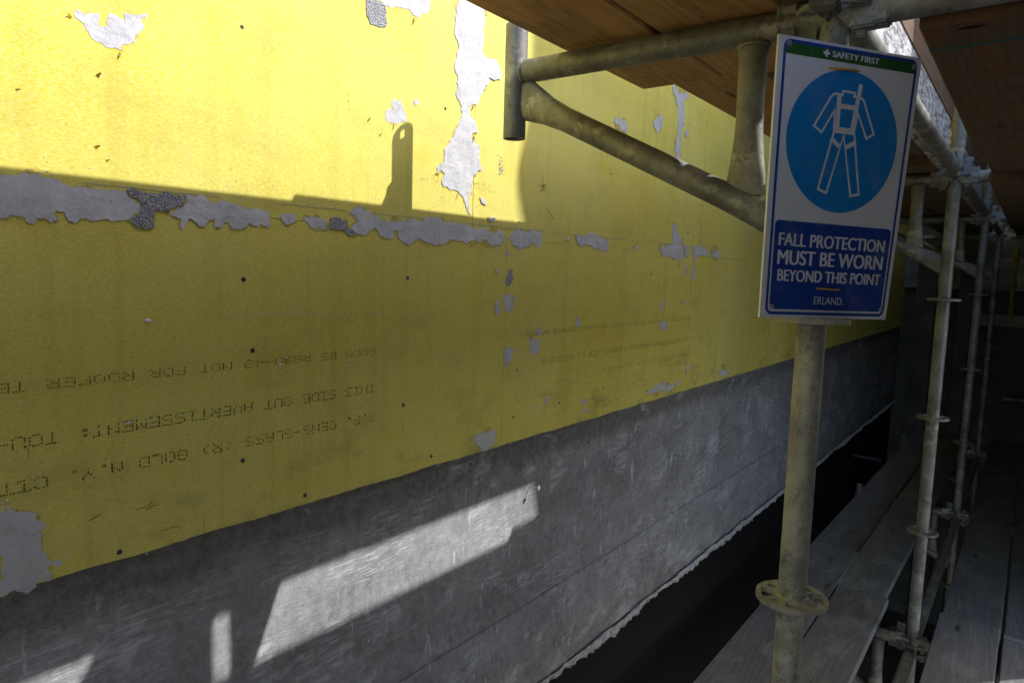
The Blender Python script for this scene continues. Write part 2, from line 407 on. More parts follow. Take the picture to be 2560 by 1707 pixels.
# --- torn skim-paste patches, measured on the photo (pixel lists), each a thin crust on the board
def loc(k, ox, oy, pts): return [wall(ox + k * x, oy + k * y) for x, y in pts]
K = .38265
R1 = (K, 0, 0); R2 = (K, 900, 0); R5 = (K, 900, 550); R6 = (K, 0, 1107)
patches = [
 (R1, 'p', [(490,70),(540,85),(600,85),(650,95),(640,150),(660,180),(700,170),(712,85),(760,100),(800,130),(820,160),(820,85),(900,100),(960,90),(960,110),(920,130),(935,165),(915,205),(880,280),(800,290),(800,340),(740,315),(660,285),(590,250),(555,190),(540,150),(500,125),(480,105)]),
 (R1, 'p', [(-60,1170),(0,1165),(100,1150),(150,1130),(260,1130),(290,1165),(380,1170),(440,1215),(520,1215),(600,1235),(700,1250),(815,1245),(840,1290),(915,1335),(905,1400),(850,1430),(820,1440),(760,1438),(700,1425),(640,1440),(600,1450),(560,1420),(520,1435),(480,1460),(440,1440),(420,1385),(360,1370),(350,1400),(380,1440),(330,1455),(300,1430),(240,1425),(215,1465),(180,1460),(160,1420),(80,1405),(0,1430),(-60,1430)]),
 (R1, 'a', [(820,1240),(900,1245),(1000,1262),(1200,1275),(1198,1340),(1150,1350),(1100,1395),(1060,1372),(1010,1385),(1005,1430),(1000,1490),(940,1500),(870,1475),(845,1440),(905,1410),(915,1330),(860,1290)]),
 (R1, 'p', [(1204,1275),(1290,1275),(1340,1290),(1395,1330),(1500,1325),(1560,1340),(1640,1370),(1700,1372),(1760,1385),(1765,1470),(1740,1485),(1700,1460),(1680,1485),(1630,1455),(1610,1480),(1570,1500),(1510,1500),(1490,1460),(1430,1490),(1400,1490),(1395,1430),(1360,1440),(1330,1485),(1290,1475),(1260,1440),(1230,1430),(1190,1500),(1170,1480),(1180,1430),(1110,1410),(1120,1395),(1160,1360),(1203,1345)]),
 (R1, 'p', [(1830,1400),(1920,1405),(1930,1450),(1880,1475),(1850,1455)]),
 (R1, 'p', [(1975,1420),(2030,1412),(2090,1420),(2130,1460),(2140,1510),(2100,1500),(2040,1495),(2010,1465)]),
 (R1, 'a', [(2150,1430),(2200,1420),(2265,1440),(2275,1490),(2310,1510),(2320,1545),(2260,1530),(2200,1500),(2150,1490)]),
 (R2, 'p', [(-72,1385),(-30,1350),(0,1358),(60,1385),(110,1415),(170,1440),(300,1450),(340,1430),(380,1445),(560,1460),(650,1470),(740,1488),(830,1500),(905,1500),(935,1530),(938,1580),(900,1605),(860,1610),(780,1590),(680,1585),(560,1580),(450,1592),(380,1555),(360,1570),(330,1600),(290,1590),(245,1540),(240,1500),(215,1500),(215,1545),(170,1560),(125,1540),(90,1480),(40,1530),(-40,1535),(-70,1510),(-20,1440)]),
 (R5, 'p', [(975,110),(1000,90),(1050,75),(1090,85),(1130,68),(1185,95),(1180,150),(1150,190),(1130,150),(1090,180),(1040,200),(990,165)]),
 (R5, 'p', [(1410,100),(1440,90),(1470,110),(1550,100),(1570,125),(1625,150),(1615,205),(1590,205),(1530,195),(1480,165),(1440,175),(1415,140)]),
 (R5, 'p', [(1328,118),(1362,112),(1362,138),(1335,138)]),
 (R5, 'p', [(1785,172),(1810,165),(1812,190),(1790,190)]),
 (R5, 'p', [(2040,20),(2065,30),(2065,80),(2100,120),(2112,190),(2095,260),(2060,262),(2010,230),(1985,240),(1955,190),(1955,160),(2010,160),(2045,150),(2045,70)]),
 (R5, 'p', [(2175,175),(2235,168),(2232,235),(2195,240),(2188,330),(2178,392),(2163,385),(2178,250)]),
 (R5, 'p', [(2118,175),(2145,178),(2142,250),(2122,245)]),
 (R5, 'p', [(2122,290),(2135,290),(2132,360),(2120,360)]),
 (R5, 'p', [(2240,185),(2262,180),(2265,240),(2245,236)]),
 (R5, 'p', [(2285,190),(2345,195),(2350,250),(2300,240)]),
 (R5, 'p', [(950,200),(968,200),(968,236),(955,232)]),
 (R5, 'p', [(880,322),(902,318),(900,350),(884,346)]),
 (R5, 'a', [(955,425),(955,370),(970,325),(995,320),(998,380),(975,428)]),
 (R5, 'p', [(935,520),(945,490),(970,478),(995,500),(1000,560),(980,600),(945,580)]),
 (R5, 'p', [(1002,488),(1015,490),(1012,520),(1000,515)]),
 (R5, 'p', [(878,540),(908,530),(912,590),(888,625),(880,590)]),
 (R5, 'p', [(940,840),(965,830),(995,835),(988,895),(950,952),(938,910)]),
 (R5, 'p', [(1098,768),(1130,775),(1168,808),(1162,860),(1130,882),(1105,840)]),
 (R5, 'p', [(1155,702),(1180,698),(1188,740),(1160,752)]),
 (R5, 'p', [(1403,635),(1435,638),(1440,690),(1408,697)]),
 (R5, 'p', [(1955,670),(2005,668),(2005,705),(1985,728),(1962,705)]),
 (R5, 'p', [(2100,520),(2122,522),(2120,552),(2098,548)]),
 (R5, 'p', [(1958,535),(1980,530),(1978,580),(1960,588)]),
 (R5, 'p', [(748,1410),(775,1395),(800,1380),(870,1365),(885,1400),(875,1440),(860,1480),(820,1502),(780,1480),(750,1450)]),
 (R5, 'p', [(1210,1160),(1222,1150),(1222,1185),(1205,1205)]),
 (R5, 'p', [(1120,1222),(1145,1205),(1150,1220),(1125,1238)]),
 (R5, 'p', [(1440,1175),(1475,1160),(1478,1185),(1440,1200)]),
 (R5, 'p', [(1450,1245),(1495,1230),(1495,1250),(1460,1258)]),
 (R5, 'p', [(1860,1110),(1910,1100),(1960,1092),(2020,1070),(2085,1050),(2080,1085),(2030,1100),(1960,1112),(1900,1125),(1862,1132)]),
 (R5, 'p', [(2128,960),(2150,935),(2148,980),(2130,1010)]),
 (R5, 'p', [(2335,990),(2400,985),(2395,1003),(2340,1006)]),
 (R2, 'p', [(640,-60),(830,-60),(812,110),(800,200),(795,330),(820,380),(880,390),(915,450),(910,525),(840,505),(830,560),(780,640),(735,680),(710,700),(710,740),(750,800),(765,870),(740,865),(722,905),(770,950),(780,1070),(795,1110),(735,1160),(722,1220),(715,1280),(700,1290),(722,1400),(700,1390),(672,1290),(650,1270),(590,1240),(540,1220),(530,1195),(550,1140),(498,1125),(545,1060),(550,970),(600,910),(640,810),(665,745),(650,680),(630,590),(620,400),(640,300),(620,140)]),
 (R2, 'p', [(210,650),(235,645),(240,680),(262,650),(280,720),(305,800),(270,795),(230,808),(185,800),(160,765),(165,740),(215,720),(205,690)]),
 (R2, 'p', [(120,-60),(450,-60),(455,60),(400,100),(340,90),(280,60),(210,55),(150,40)]),
 (R2, 'p', [(350,655),(380,652),(378,685),(355,690)]),
 (R2, 'p', [(785,1285),(800,1300),(825,1335),(790,1325)]),
 (R2, 'p', [(830,1420),(880,1415),(875,1440),(840,1448)]),
 (R2, 'a', [(30,-40),(150,20),(160,110),(170,170),(120,180),(60,150),(40,90)]),
 (R2, 'p', [(1660,790),(1680,760),(1710,785),(1740,775),(1735,810),(1745,850),(1700,835),(1665,820)]),
 (R2, 'p', [(1915,790),(1960,755),(1980,765),(1970,830),(1940,870),(1920,840)]),
 (R2, 'p', [(2040,560),(2150,635),(2110,660),(2115,700),(2118,760),(2095,860),(2090,970),(2085,1040),(2066,1040),(2066,900),(2078,700),(2060,640)]),
 (R2, 'p', [(2120,860),(2135,855),(2142,885),(2125,892)]),
 (R6, 'p', [(-90,440),(0,450),(90,435),(200,445),(240,460),(260,510),(290,520),(285,570),(240,560),(275,600),(270,700),(310,740),(312,830),(342,858),(322,902),(0,1001),(-90,1028)]),
 (R6, 'p', [(325,770),(390,765),(400,785),(350,800)]),
]
for i, (rg, kind, pts) in enumerate(patches):
    P = loc(*rg, pts)
    span = max(max(a for a, b in P) - min(a for a, b in P), max(b for a, b in P) - min(b for a, b in P))
    if span > .03:
        cyy = sum(a for a, _ in P) / len(P); czz = sum(b for _, b in P) / len(P)
        rimbm = crust(P, 4, .19, i + 500, -.0040, .0013 + .00005 * (i % 3), wmap(0))
    else: rimbm = None
    th = (.0026 if kind == 'a' else .0017) + .00022 * (i % 5)
    bm = crust(P, 4 if span > .05 else 2, .13 if span > .03 else .16, i, -.0045, th, wmap(0))
    c = P[0]
    par = None
    for b, (y0, y1, z0, z1) in zip(bobs, boards):
        cy = sum(a for a, _ in P) / len(P); cz = sum(b2 for _, b2 in P) / len(P)
        if y0 <= cy <= y1 and z0 <= cz <= z1: par = b
    if rimbm: link('torn_facing_rim', rimbm, M_RIM, par or bobs[0])
    link('paste_patch' if kind == 'p' else 'mortar_crumb_patch', bm, M_PASTE if kind == 'p' else M_AGG, par or bobs[0])

# torn paper flaps with dark undersides, little curls of facing
M_FLAP = mat_plain('torn facing flap', (.50, .38, .06), .9, var=.25, scale=80)
def flap(px, py, L, wd, ang, lift, par):
    L *= .6; wd *= .55; lift *= .8
    y, z = wall(px, py); bm = bmesh.new(); c, s_ = math.cos(ang), math.sin(ang); vs = []
    for i in range(6):
        t = i / 5; row = []
        for j in (-1, 1):
            a = t * L; b = j * wd * (1 - .6 * t) * (.8 + .3 * rnd.random())
            row.append(bm.verts.new((.0015 + lift * t * t, y + a * c - b * s_, z + a * s_ + b * c)))
        vs.append(row)
    for a, b in zip(vs, vs[1:]): bm.faces.new((a[0], a[1], b[1], b[0]))
    bmesh.ops.solidify(bm, geom=bm.faces[:], thickness=.0006)
    link('torn_flap', bm, M_FLAP, par)
up0, up1, up2 = bobs[5], bobs[6], bobs[7]
for a in ((241,193,.012,.006,1,.006,up0), (236,370,.011,.005,.6,.005,up0), (178,46,.012,.005,2.6,.005,up0), (300,133,.012,.004,-1.9,.004,up0), (1182,265,.012,.006,-2,.008,up0), (1184,342,.014,.006,-1.9,.009,up0),
          (1096,438,.02,.008,2.8,.004,up0), (925,295,.012,.004,-2.4,.006,up0), (985,312,.010,.004,-1.9,.007,up0), (948,340,.008,.003,1.2,.006,up0), (1143,486,.016,.004,-1.9,.006,up0), (1181,450,.012,.004,-1.5,.006,up0),
          (1034,47,.016,.006,-1.7,.006,up0), (264,403,.008,.003,.5,.004,up0), (38,225,.008,.003,.2,.005,up0), (871,233,.006,.002,-1.5,.004,up0), (871,250,.006,.002,-1.5,.004,up0), (872,272,.006,.002,-1.4,.004,up0), (1165,478,.01,.003,-.9,.004,up0)):
    flap(*a)

# screws: dark bugle heads with a cross recess
def screw(px, py, par, r=.0048):
    y, z = wall(px, py); bm = bmesh.new()
    bmesh.ops.create_cone(bm, cap_ends=True, segments=16, radius1=r, radius2=r * .8, depth=.0016, matrix=Matrix.Translation((.0008, y, z)) @ Matrix.Rotation(R(90), 4, 'Y'))
    a = rnd.random() * 1.5
    for k in (0, 1):
        m = Matrix.Translation((.0019, y, z)) @ Matrix.Rotation(a + k * math.pi / 2, 4, 'X')
        r0 = bmesh.ops.create_cube(bm, size=1)
        for v in r0['verts']: v.co = m @ Vector((v.co.x * .0008, v.co.y * r * 1.3, v.co.z * .0010))
    link('screw', bm, M_SCREW, par)
q = 2560 / 2352
for px, py, b in ((555,63,5),(559,642,1),(936,638,1),(557,1057,1),(926,930,1),(274,1267,1),(700,1137,1),(990,1047,1),(580,805,1),(1187,850,2),(1352,1015,2),(1207,265,5),(1022,250,5),(1284,925,2),(1560,612,2),(1495,630,2),(1580,535,2),(1385,890,2),(1178,958,2),(1418,917,2),(1080,1065,1)):
    screw(px * q, py * q, bobs[b], .0048 if b == 1 else .0042)

# dot-matrix print on the boards, upside down as the boards were hung
F5 = {'A':'01110 10001 10001 11111 10001 10001 10001','B':'11110 10001 10001 11110 10001 10001 11110','C':'01110 10001 10000 10000 10000 10001 01110','D':'11110 10001 10001 10001 10001 10001 11110',
'E':'11111 10000 10000 11110 10000 10000 11111','F':'11111 10000 10000 11110 10000 10000 10000','G':'01110 10001 10000 10111 10001 10001 01110','H':'10001 10001 10001 11111 10001 10001 10001','I':'11111 00100 00100 00100 00100 00100 11111',
'J':'00111 00010 00010 00010 00010 10010 01100','K':'10001 10010 10100 11000 10100 10010 10001','L':'10000 10000 10000 10000 10000 10000 11111','M':'10001 11011 10101 10101 10001 10001 10001','N':'10001 11001 10101 10011 10001 10001 10001',
'O':'01110 10001 10001 10001 10001 10001 01110','P':'11110 10001 10001 11110 10000 10000 10000','Q':'01110 10001 10001 10001 10101 10010 01101','R':'11110 10001 10001 11110 10100 10010 10001','S':'01111 10000 10000 01110 00001 00001 11110',
'T':'11111 00100 00100 00100 00100 00100 00100','U':'10001 10001 10001 10001 10001 10001 01110','V':'10001 10001 10001 10001 10001 01010 00100','W':'10001 10001 10001 10101 10101 11011 10001','X':'10001 10001 01010 00100 01010 10001 10001',
'Y':'10001 10001 01010 00100 00100 00100 00100','Z':'11111 00001 00010 00100 01000 10000 11111','0':'01110 10001 10001 10001 10001 10001 01110','3':'11110 00001 00001 01110 00001 00001 11110','4':'00010 00110 01010 10010 11111 00010 00010',
'2':'01110 10001 00001 00110 01000 10000 11111','8':'01110 10001 10001 01110 10001 10001 01110','9':'01110 10001 10001 01111 00001 00001 01110','-':'00000 00000 00000 11111 00000 00000 00000','.':'00000 00000 00000 00000 00000 01100 01100',
':':'00000 01100 01100 00000 01100 01100 00000','(':'00010 00100 01000 01000 01000 00100 00010',')':'01000 00100 00010 00010 00010 00100 01000',"'":'00100 00100 01000 00000 00000 00000 00000'}
def dotline(s, y0, adv, zc, h, mat, par, drop=.08, slope=0.0, x=None):
    x = .0006 * ((bobs.index(par) * 7) % 3) + .0004
    bm = bmesh.new(); dx = adv * .70 / 4; dz = h / 6; r = min(dx, dz) * .50
    for i, ch in enumerate(s):
        if ch == ' ': continue
        keep = drop * (1 + .8 * noise.noise(Vector((i * .31, zc * 9, 0))))
        for rr, row in enumerate(F5[ch].split()):
            for cc, b in enumerate(row):
                if b == '0' or rnd.random() < keep: continue
                y = y0 - i * adv - (cc - 2) * dx + rnd.gauss(0, .0002)
                z = zc + (rr - 3) * dz + rnd.gauss(0, .0002) + slope * (y - y0)
                k = r * (.75 + .45 * rnd.random()); n = 6
                t = [bm.verts.new((x, y + k * 1.15 * math.cos(a * 2 * math.pi / n), z + k * math.sin(a * 2 * math.pi / n))) for a in range(n)]
                bm.faces.new(t)
    link('printed_line', bm, mat, par)
dotline('THIS SIDE OUT AVERTISSEMENT: TOU-', .975, .02084, -.2618, .0157, M_INK, bobs[1], .06)
dotline('G.P. DENS-GLASS (R) GOLD N.Y. CITY', .975, .0207, -.3250, .0157, M_INK, bobs[1], .14)
dotline('BOCA ES R890-43 NOT FOR ROOFER TE', .975, .0207, -.1822, .0125, M_INK, bobs[1], .12)
dotline('THIS SIDE OUT', 1.37, .0208, .205, .0145, M_INK2, bobs[5], .45)
dotline("THIS SIDE OUT AVERTISSEMENT: TOUJOURS PLACER CE COTE A L'EXTERIEUR"[8:], 2.8393 - 8 * .01876, .01876, -.2595, .0148, M_INK, bobs[2], .12)
dotline('THIS SID', 2.8393, .01876, -.2595, .0148, M_INK2, bobs[3], .3)
dotline('G.P. DENS-GLASS (R) GOLD N.Y. CITY MEA 244-88-M'[8:], 2.8311 - 8 * .0186, .0186, -.3200, .0125, M_INK, bobs[2], .2)
dotline('BOCA ES R890-43 NOT FOR ROOFS TENGA CUIDADO: ESTE LADO SIEMPRE AFUERA'[8:], 2.8262 - 8 * .01888, .01888, -.174, .012, M_INK, bobs[2], .2)
dotline('RPAS', 2.27, .0187, -.3585, .011, M_INK, bobs[2], .25)
# blue chalk line snapped along the joint
M_CHALK = mat_plain('blue grey chalk', (.40, .42, .30), .95, var=.3, scale=200)
bm = bmesh.new(); yy = .25
while yy < 2.69:
    L = .02 + .05 * rnd.random()
    if rnd.random() < .85:
        z = wall(0, 436)[1]; z = .1085 + .0035 * (yy - .3)
        box(bm, (.0012, yy, z - .0007), (.0018, min(yy + L, 2.69), z + .0007))
    yy += L + .004 * rnd.random()
link('chalk_line', bm, M_CHALK, WL)
# little crumbs of paste and a row of nail-gun specks, then pencil scribbles
M_SPK = mat_plain('paste crumbs', (.62, .61, .60), .9, var=.2, scale=90)
def crumbs(cl, par):
    bm = bmesh.new()
    for (cy, cz, sy, sz, n, r0) in cl:
        for _ in range(n):
            y = rnd.gauss(cy, sy); z = rnd.gauss(cz, sz); r1 = r0 * (.4 + 1.1 * rnd.random() ** 2); m = 6; a0 = rnd.random() * 3
            b = [bm.verts.new((.0008, y + r1 * (1 + .6 * rnd.random()) * math.cos(a0 + k), z + r1 * (.5 + .6 * rnd.random()) * math.sin(a0 + k))) for k in [j * 2 * math.pi / m for j in range(m)]]
            tp = bm.verts.new((.0015 + r1 * .6, y, z + r1 * .1))
            for j in range(m): bm.faces.new((b[j], b[(j + 1) % m], tp))
    tag(link('paste_crumbs', bm, M_SPK, par), kind='stuff')
def wq(x, y): return wall(x * q, y * q)
row = [(*wq(x, 721 + rnd.gauss(0, 1.5)), .004, .0008, 3, .0013) for x in range(530, 930, 14) if rnd.random() < .8]
crumbs(row + [(*wq(340, 737), .002, .001, 3, .0032), (*wq(297, 970), .003, .001, 3, .003), (*wq(690, 712), .01, .004, 8, .0012), (.75, -.43, .3, .03, 60, .0012), (.8, -.12, .3, .12, 30, .001), (*wq(640, 850), .01, .01, 6, .002), (*wq(12, 1165), .004, .004, 6, .003), (*wq(820, 830), .01, .02, 8, .002)], bobs[1])
crumbs([(1.62, -.15, .07, .17, 60, .0018), (2.2, -.40, .3, .03, 60, .0018), (2.3, .0, .3, .03, 30, .0018), (2.1, -.33, .15, .04, 24, .002), (1.48, -.2, .02, .16, 30, .0022), (2.62, -.1, .04, .15, 30, .002)], bobs[2])
crumbs([(.3 + .05 * k, .12 + .01 * rnd.random(), .02, .01, 6, .0014) for k in range(20)] + [(*wq(920, 270), .02, .015, 20, .0018), (*wq(1060, 250), .03, .08, 40, .0015), (*wq(1060, 440), .03, .02, 24, .0016)], bobs[5])
crumbs([(*wq(1260, 175), .01, .02, 40, .0016), (*wq(1150, 385), .006, .012, 60, .0016), (*wq(1520, 420), .05, .06, 40, .002), (2.6, .25, .04, .08, 40, .002), (1.7, .12, .2, .01, 30, .0016)], bobs[6])
def scrib(lines_, par, w_=.0006):
    bm = bmesh.new()
    for L_ in lines_:
        P = [Vector((.0012, *wq(*p))) for p in L_]
        for a, b in zip(P, P[1:]):
            d = (b - a).normalized(); n_ = Vector((0, -d.z, d.y)) * w_ * (.6 + .8 * rnd.random())
            if (b - a).length > 1e-5: bm.faces.new([bm.verts.new(v) for v in (a - n_, b - n_, b + n_, a + n_)])
    link('pencil_mark', bm, M_INK, par)
scrib([[(1246, 400), (1247, 440)], [(1238, 442), (1250, 428), (1254, 441)], [(1238, 428), (1256, 424)], [(1398, 385), (1404, 400), (1407, 410)], [(1256, 480), (1263, 488), (1270, 505)], [(1246, 580), (1247, 612)], [(1398, 398), (1406, 402)]], bobs[6], .0007)
scrib([[(1435, 820), (1433, 850), (1438, 875)], [(1162, 880), (1170, 850), (1180, 820)], [(1180, 910), (1190, 925), (1202, 905)], [(1275, 905), (1290, 900)]], bobs[2], .0009)
bm = bmesh.new(); M_SCR = mat_plain('pale scratch', (.46, .46, .47), .9)
LP = [(0,1400),(130,1330),(300,1225),(450,1120),(600,1030),(760,940),(870,895),(950,885),(1060,850),(1150,800),(1300,745),(1420,680),(1490,640),(1550,540),(1600,465),(1700,400),(1850,330),(2010,258),(2140,228)]
LP = [wall(900 + K * a, 1107 + K * b) for a, b in LP]; LP = [(a * 1.0196, b * 1.0196) for a, b in LP]
for (a0, b0), (a1, b1) in zip(LP, LP[1:]):
    n_ = max(1, int(math.hypot(a1 - a0, b1 - b0) / .006))
    for k in range(n_):
        if rnd.random() < .18: continue
        y_ = a0 + (a1 - a0) * (k + rnd.random() * .3) / n_; z_ = b0 + (b1 - b0) * k / n_ + rnd.gauss(0, .0004)
        bm.faces.new([bm.verts.new(v) for v in ((-.0214, y_, z_ - .0008), (-.0214, y_ + .0055, z_ - .0008 + .0055 * (b1 - b0) / max(a1 - a0, 1e-4)), (-.0214, y_ + .0055, z_ + .0008 + .0055 * (b1 - b0) / max(a1 - a0, 1e-4)), (-.0214, y_, z_ + .0008))])
link('wandering_scratch', bm, M_SCR, WL)
scrib([[(335, 1172), (350, 1160), (365, 1158)], [(310, 1170), (338, 1162), (350, 1150)], [(370, 1218), (395, 1210), (410, 1208)], [(205, 1195), (230, 1180)]], bobs[1], .0006)
# masonry nail in the cement coat
ny, nz = wall(1215 * q, 1118 * q); ny *= 1.02; nz *= 1.02
bm = bmesh.new(); M_NAIL = mat_plain('bright zinc nail', (.62, .62, .66), .35, .7)
a = Vector((-.03, ny, nz)); b = Vector((.010, ny + .004, nz + .004)); tube(bm, [a, b], .0016, 10)
NL = centred('masonry_nail', bm, M_NAIL); tag(NL, 'bright zinc nail sticking out of the grey cement coat below the yellow board', 'nail')
bm = bmesh.new(); d = (b - a).normalized(); tube(bm, [b - d * .001, b + d * .0016], .0066, 16); link('nail_head', bm, M_NAIL, NL)

# ------------------------------------------------------------------ end wall and its ledge
EW = empty('end_wall', (1.0, 8.6, -3.55), 'dark stained concrete return wall closing the far end of the walkway', 'wall')
bm = bmesh.new(); box(bm, (-.6, 8.44, -3.7), (4.0, 8.9, 2.6)); link('wall_face', bm, M_CONC, EW)
bm = bmesh.new(); box(bm, (.60, 8.36, -.415), (4.0, 8.44, -.30), .006); link('ledge', bm, M_CONCL, EW)
bm = bmesh.new(); box(bm, (.12, 8.30, -3.6), (.30, 8.44, 2.6), .006); link('pilaster', bm, M_CONC, EW)
bm = bmesh.new(); box(bm, (.50, 8.25, -3.6), (.62, 8.44, .20), .006); link('pilaster', bm, M_CONC, EW)
bm = bmesh.new(); box(bm, (.0, 8.32, -.06), (4.0, 8.44, .26), .006); link('lintel', bm, M_CONCL, EW)
bm = bmesh.new(); tube(bm, [(.95, 8.2, -1.11), (3.5, 8.25, -1.13)], .024, 16)
tag(centred('drain_pipe', bm, M_STEELD, smooth=50), 'thin grey pipe crossing the dark end wall above the right planks', 'pipe')

# ------------------------------------------------------------------ scaffold
PX = .815                                  # inner row of standards
YS = (-.87, 1.26, 3.39, 5.52, 7.65)
ROS = [1.46 - .505 * k for k in range(0, 11)]  # rosette heights
ROS = [z + .0 for z in (.44, -.07, -.575, -1.08, -1.585, -2.09, -2.595)]

def rosette_bm(c, ang=0.0):
    def circ(r, n=48, cx=0, cy=0, sx=1): return [(cx + r * math.cos(2 * math.pi * i / n), cy + r * sx * math.sin(2 * math.pi * i / n)) for i in range(n)]
    polys = [circ(.0615)]
    polys.append(circ(.0225, 24))
    for k in range(8):
        a = k * math.pi / 4
        if k % 2 == 0:                     # wide wedge slot
            p = []
            for rr, w in ((.0300, .012), (.034, .0145), (.0500, .0190), (.0525, .013)): p.append((rr, w))
            pts = [(x, y) for x, y in p] + [(x, -y) for x, y in reversed(p)]
        else: pts = [(.042 + .0085 * math.cos(t * math.pi / 6), .0085 * math.sin(t * math.pi / 6)) for t in range(12)]
        polys.append([(x * math.cos(a) - y * math.sin(a), x * math.sin(a) + y * math.cos(a)) for x, y in pts])
    bm = flat(polys, -.0045, .0045, lambda u, v, h: (c[0] + u * math.cos(ang) - v * math.sin(ang), c[1] + u * math.sin(ang) + v * math.cos(ang), c[2] + h))
    tube(bm, [(c[0], c[1], c[2] - .0085), (c[0], c[1], c[2] - .004), (c[0], c[1], c[2] + .004), (c[0], c[1], c[2] + .0085)], [(.0248,)*2, (.0285,)*2, (.0285,)*2, (.0248,)*2], 28, caps=False)
    return bm

def make_standard(x, y, z0, z1, label, mat, tilt=0.0):
    t = empty('scaffold_standard', (x, y, z0), label, 'scaffold post', 'upright standards of the scaffold')
    bm = bmesh.new(); zs = [z0, -2.0, -1.62, -.60, .40, z1]
    zs = [z for z in zs if z0 <= z <= z1]; tube(bm, [(x, y, z) for z in zs], .02415, 36, hollow=.87)
    link('tube', bm, mat, t, 40)
    bm = bmesh.new(); tube(bm, [(x, y, .555), (x, y, .56), (x, y, .70), (x, y, .705)], [(.0245,)*2, (.0272,)*2, (.0272,)*2, (.0245,)*2], 32, caps=True)
    link('spigot_collar', bm, mat, t, 40)
    for i, z in enumerate(ROS):
        if z > z0: link('rosette', rosette_bm((x, y, z), .39 if i % 2 else .42), mat, t, 30)
    return t
sl = ['scaffold post beside the near end of the walkway, outside the picture', 'nearest galvanised post, carrying the blue fall protection sign',
      'scaffold post standing between the plank decks, next one beyond the sign', 'third visible post along the walkway, thin in the shade', 'farthest inner post just before the dark end wall']
for i, y in enumerate(YS):
    make_standard(PX, y, -3.58, .93 if i < 2 else 1.35, sl[i], M_POST if i == 1 else M_STEEL if i < 3 else M_STEELD)
for i, y in enumerate(YS):
    make_standard(1.86, y, -3.58, 1.8 if i < 2 else 4.6, 'outer row scaffold post beside the added shade sheets', M_STEELD)

def head(bm, c, d, zoff=0.0):
    """cast wedge head gripping a rosette at c from direction d (unit, horizontal)"""
    s = Vector((-d.y, d.x, 0)); up = Vector((0, 0, 1))
    def b(a0, a1, s0, s1, z0, z1):
        r = bmesh.ops.create_cube(bm, size=1)
        for v in r['verts']:
            f = v.co + Vector((.5, .5, .5))
            v.co = c + d * (a0 + f.x * (a1 - a0)) + s * (s0 + f.y * (s1 - s0)) + up * (z0 + f.z * (z1 - z0))
        es = list({e for v in r['verts'] for e in v.link_edges}); bmesh.ops.bevel(bm, geom=es, offset=.003, segments=2, affect='EDGES')
    b(.026, .066, -.016, .016, .008, .034)      # upper jaw
    b(.026, .066, -.016, .016, -.034, -.008)    # lower jaw
    b(.060, .084, -.021, .021, -.032, .032)     # shank that the tube is welded into
    b(.034, .052, -.0035, .0035, -.046, .062)   # wedge
    b(.030, .058, -.0045, .0045, .052, .074)

def ledger(y0, y1, z, label, mat=None, x=PX, rz=.44):
    t = empty('scaffold_ledger', (x, y0, z), label, 'scaffold tube', 'long ledger tubes between the posts')
    bm = bmesh.new(); tube(bm, [(x, y0 + .07, z), (x, y1 - .07, z)], .02415, 32); link('tube', bm, mat or M_STEEL, t, 40)
    for y, d in ((y0, 1), (y1, -1)):
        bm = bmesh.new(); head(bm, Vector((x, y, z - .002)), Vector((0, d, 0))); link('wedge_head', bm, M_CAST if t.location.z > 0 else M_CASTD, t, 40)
    return t
nm = ['behind the camera', 'from the sign post to the next post', 'in the second bay along the walkway', 'in the far bay near the end wall']
for i in range(4):
    ledger(YS[i], YS[i + 1], .462, 'upper galvanised ledger tube ' + nm[i], M_STEEL if i < 2 else M_STEELD)
    ledger(YS[i], YS[i + 1], -1.62, 'lower ledger tube under the plank decks ' + nm[i], M_STEELD)
for i in range(5):
    for z, lab in ((.434, 'upper'), (-1.62, 'lower')):
        if i == 0 and z > 0: zz = z
        t = empty('scaffold_transom', (PX, YS[i], z), lab + ' cross tube under the main deck at ' + ('the post behind the camera', 'the sign post', 'the second post', 'the third post', 'the farthest post')[i], 'scaffold tube', 'cross tubes under the main decks')
        bm = bmesh.new(); tube(bm, [(PX + .07, YS[i], z), (1.80, YS[i], z)], .02415, 28); link('tube', bm, M_STEELD, t, 40)
        for x, d in ((PX, 1), (1.86, -1)):
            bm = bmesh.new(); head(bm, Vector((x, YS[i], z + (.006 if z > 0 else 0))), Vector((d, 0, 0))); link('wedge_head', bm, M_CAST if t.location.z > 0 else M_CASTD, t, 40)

def bead(bm, c, axis, rad, seed=0, th=.0042, n=44):
    s_, u_ = frame(axis); ring = []
    for i in range(n):
        a = i * 2 * math.pi / n; d = s_ * math.cos(a) + u_ * math.sin(a)
        k = 1 + .25 * noise.noise(Vector((i * .9, seed, 1))); rr = rad + .001 * noise.noise(Vector((i * .5, seed, 5)))
        ring.append([bm.verts.new(c + d * (rr + th * k * math.cos(b)) + axis.normalized() * (th * k * math.sin(b) * 1.1)) for b in [j * math.pi / 3 for j in range(6)]])
    for i in range(n):
        for j in range(6): bm.faces.new((ring[i][j], ring[i][(j + 1) % 6], ring[(i + 1) % n][(j + 1) % 6], ring[(i + 1) % n][j]))

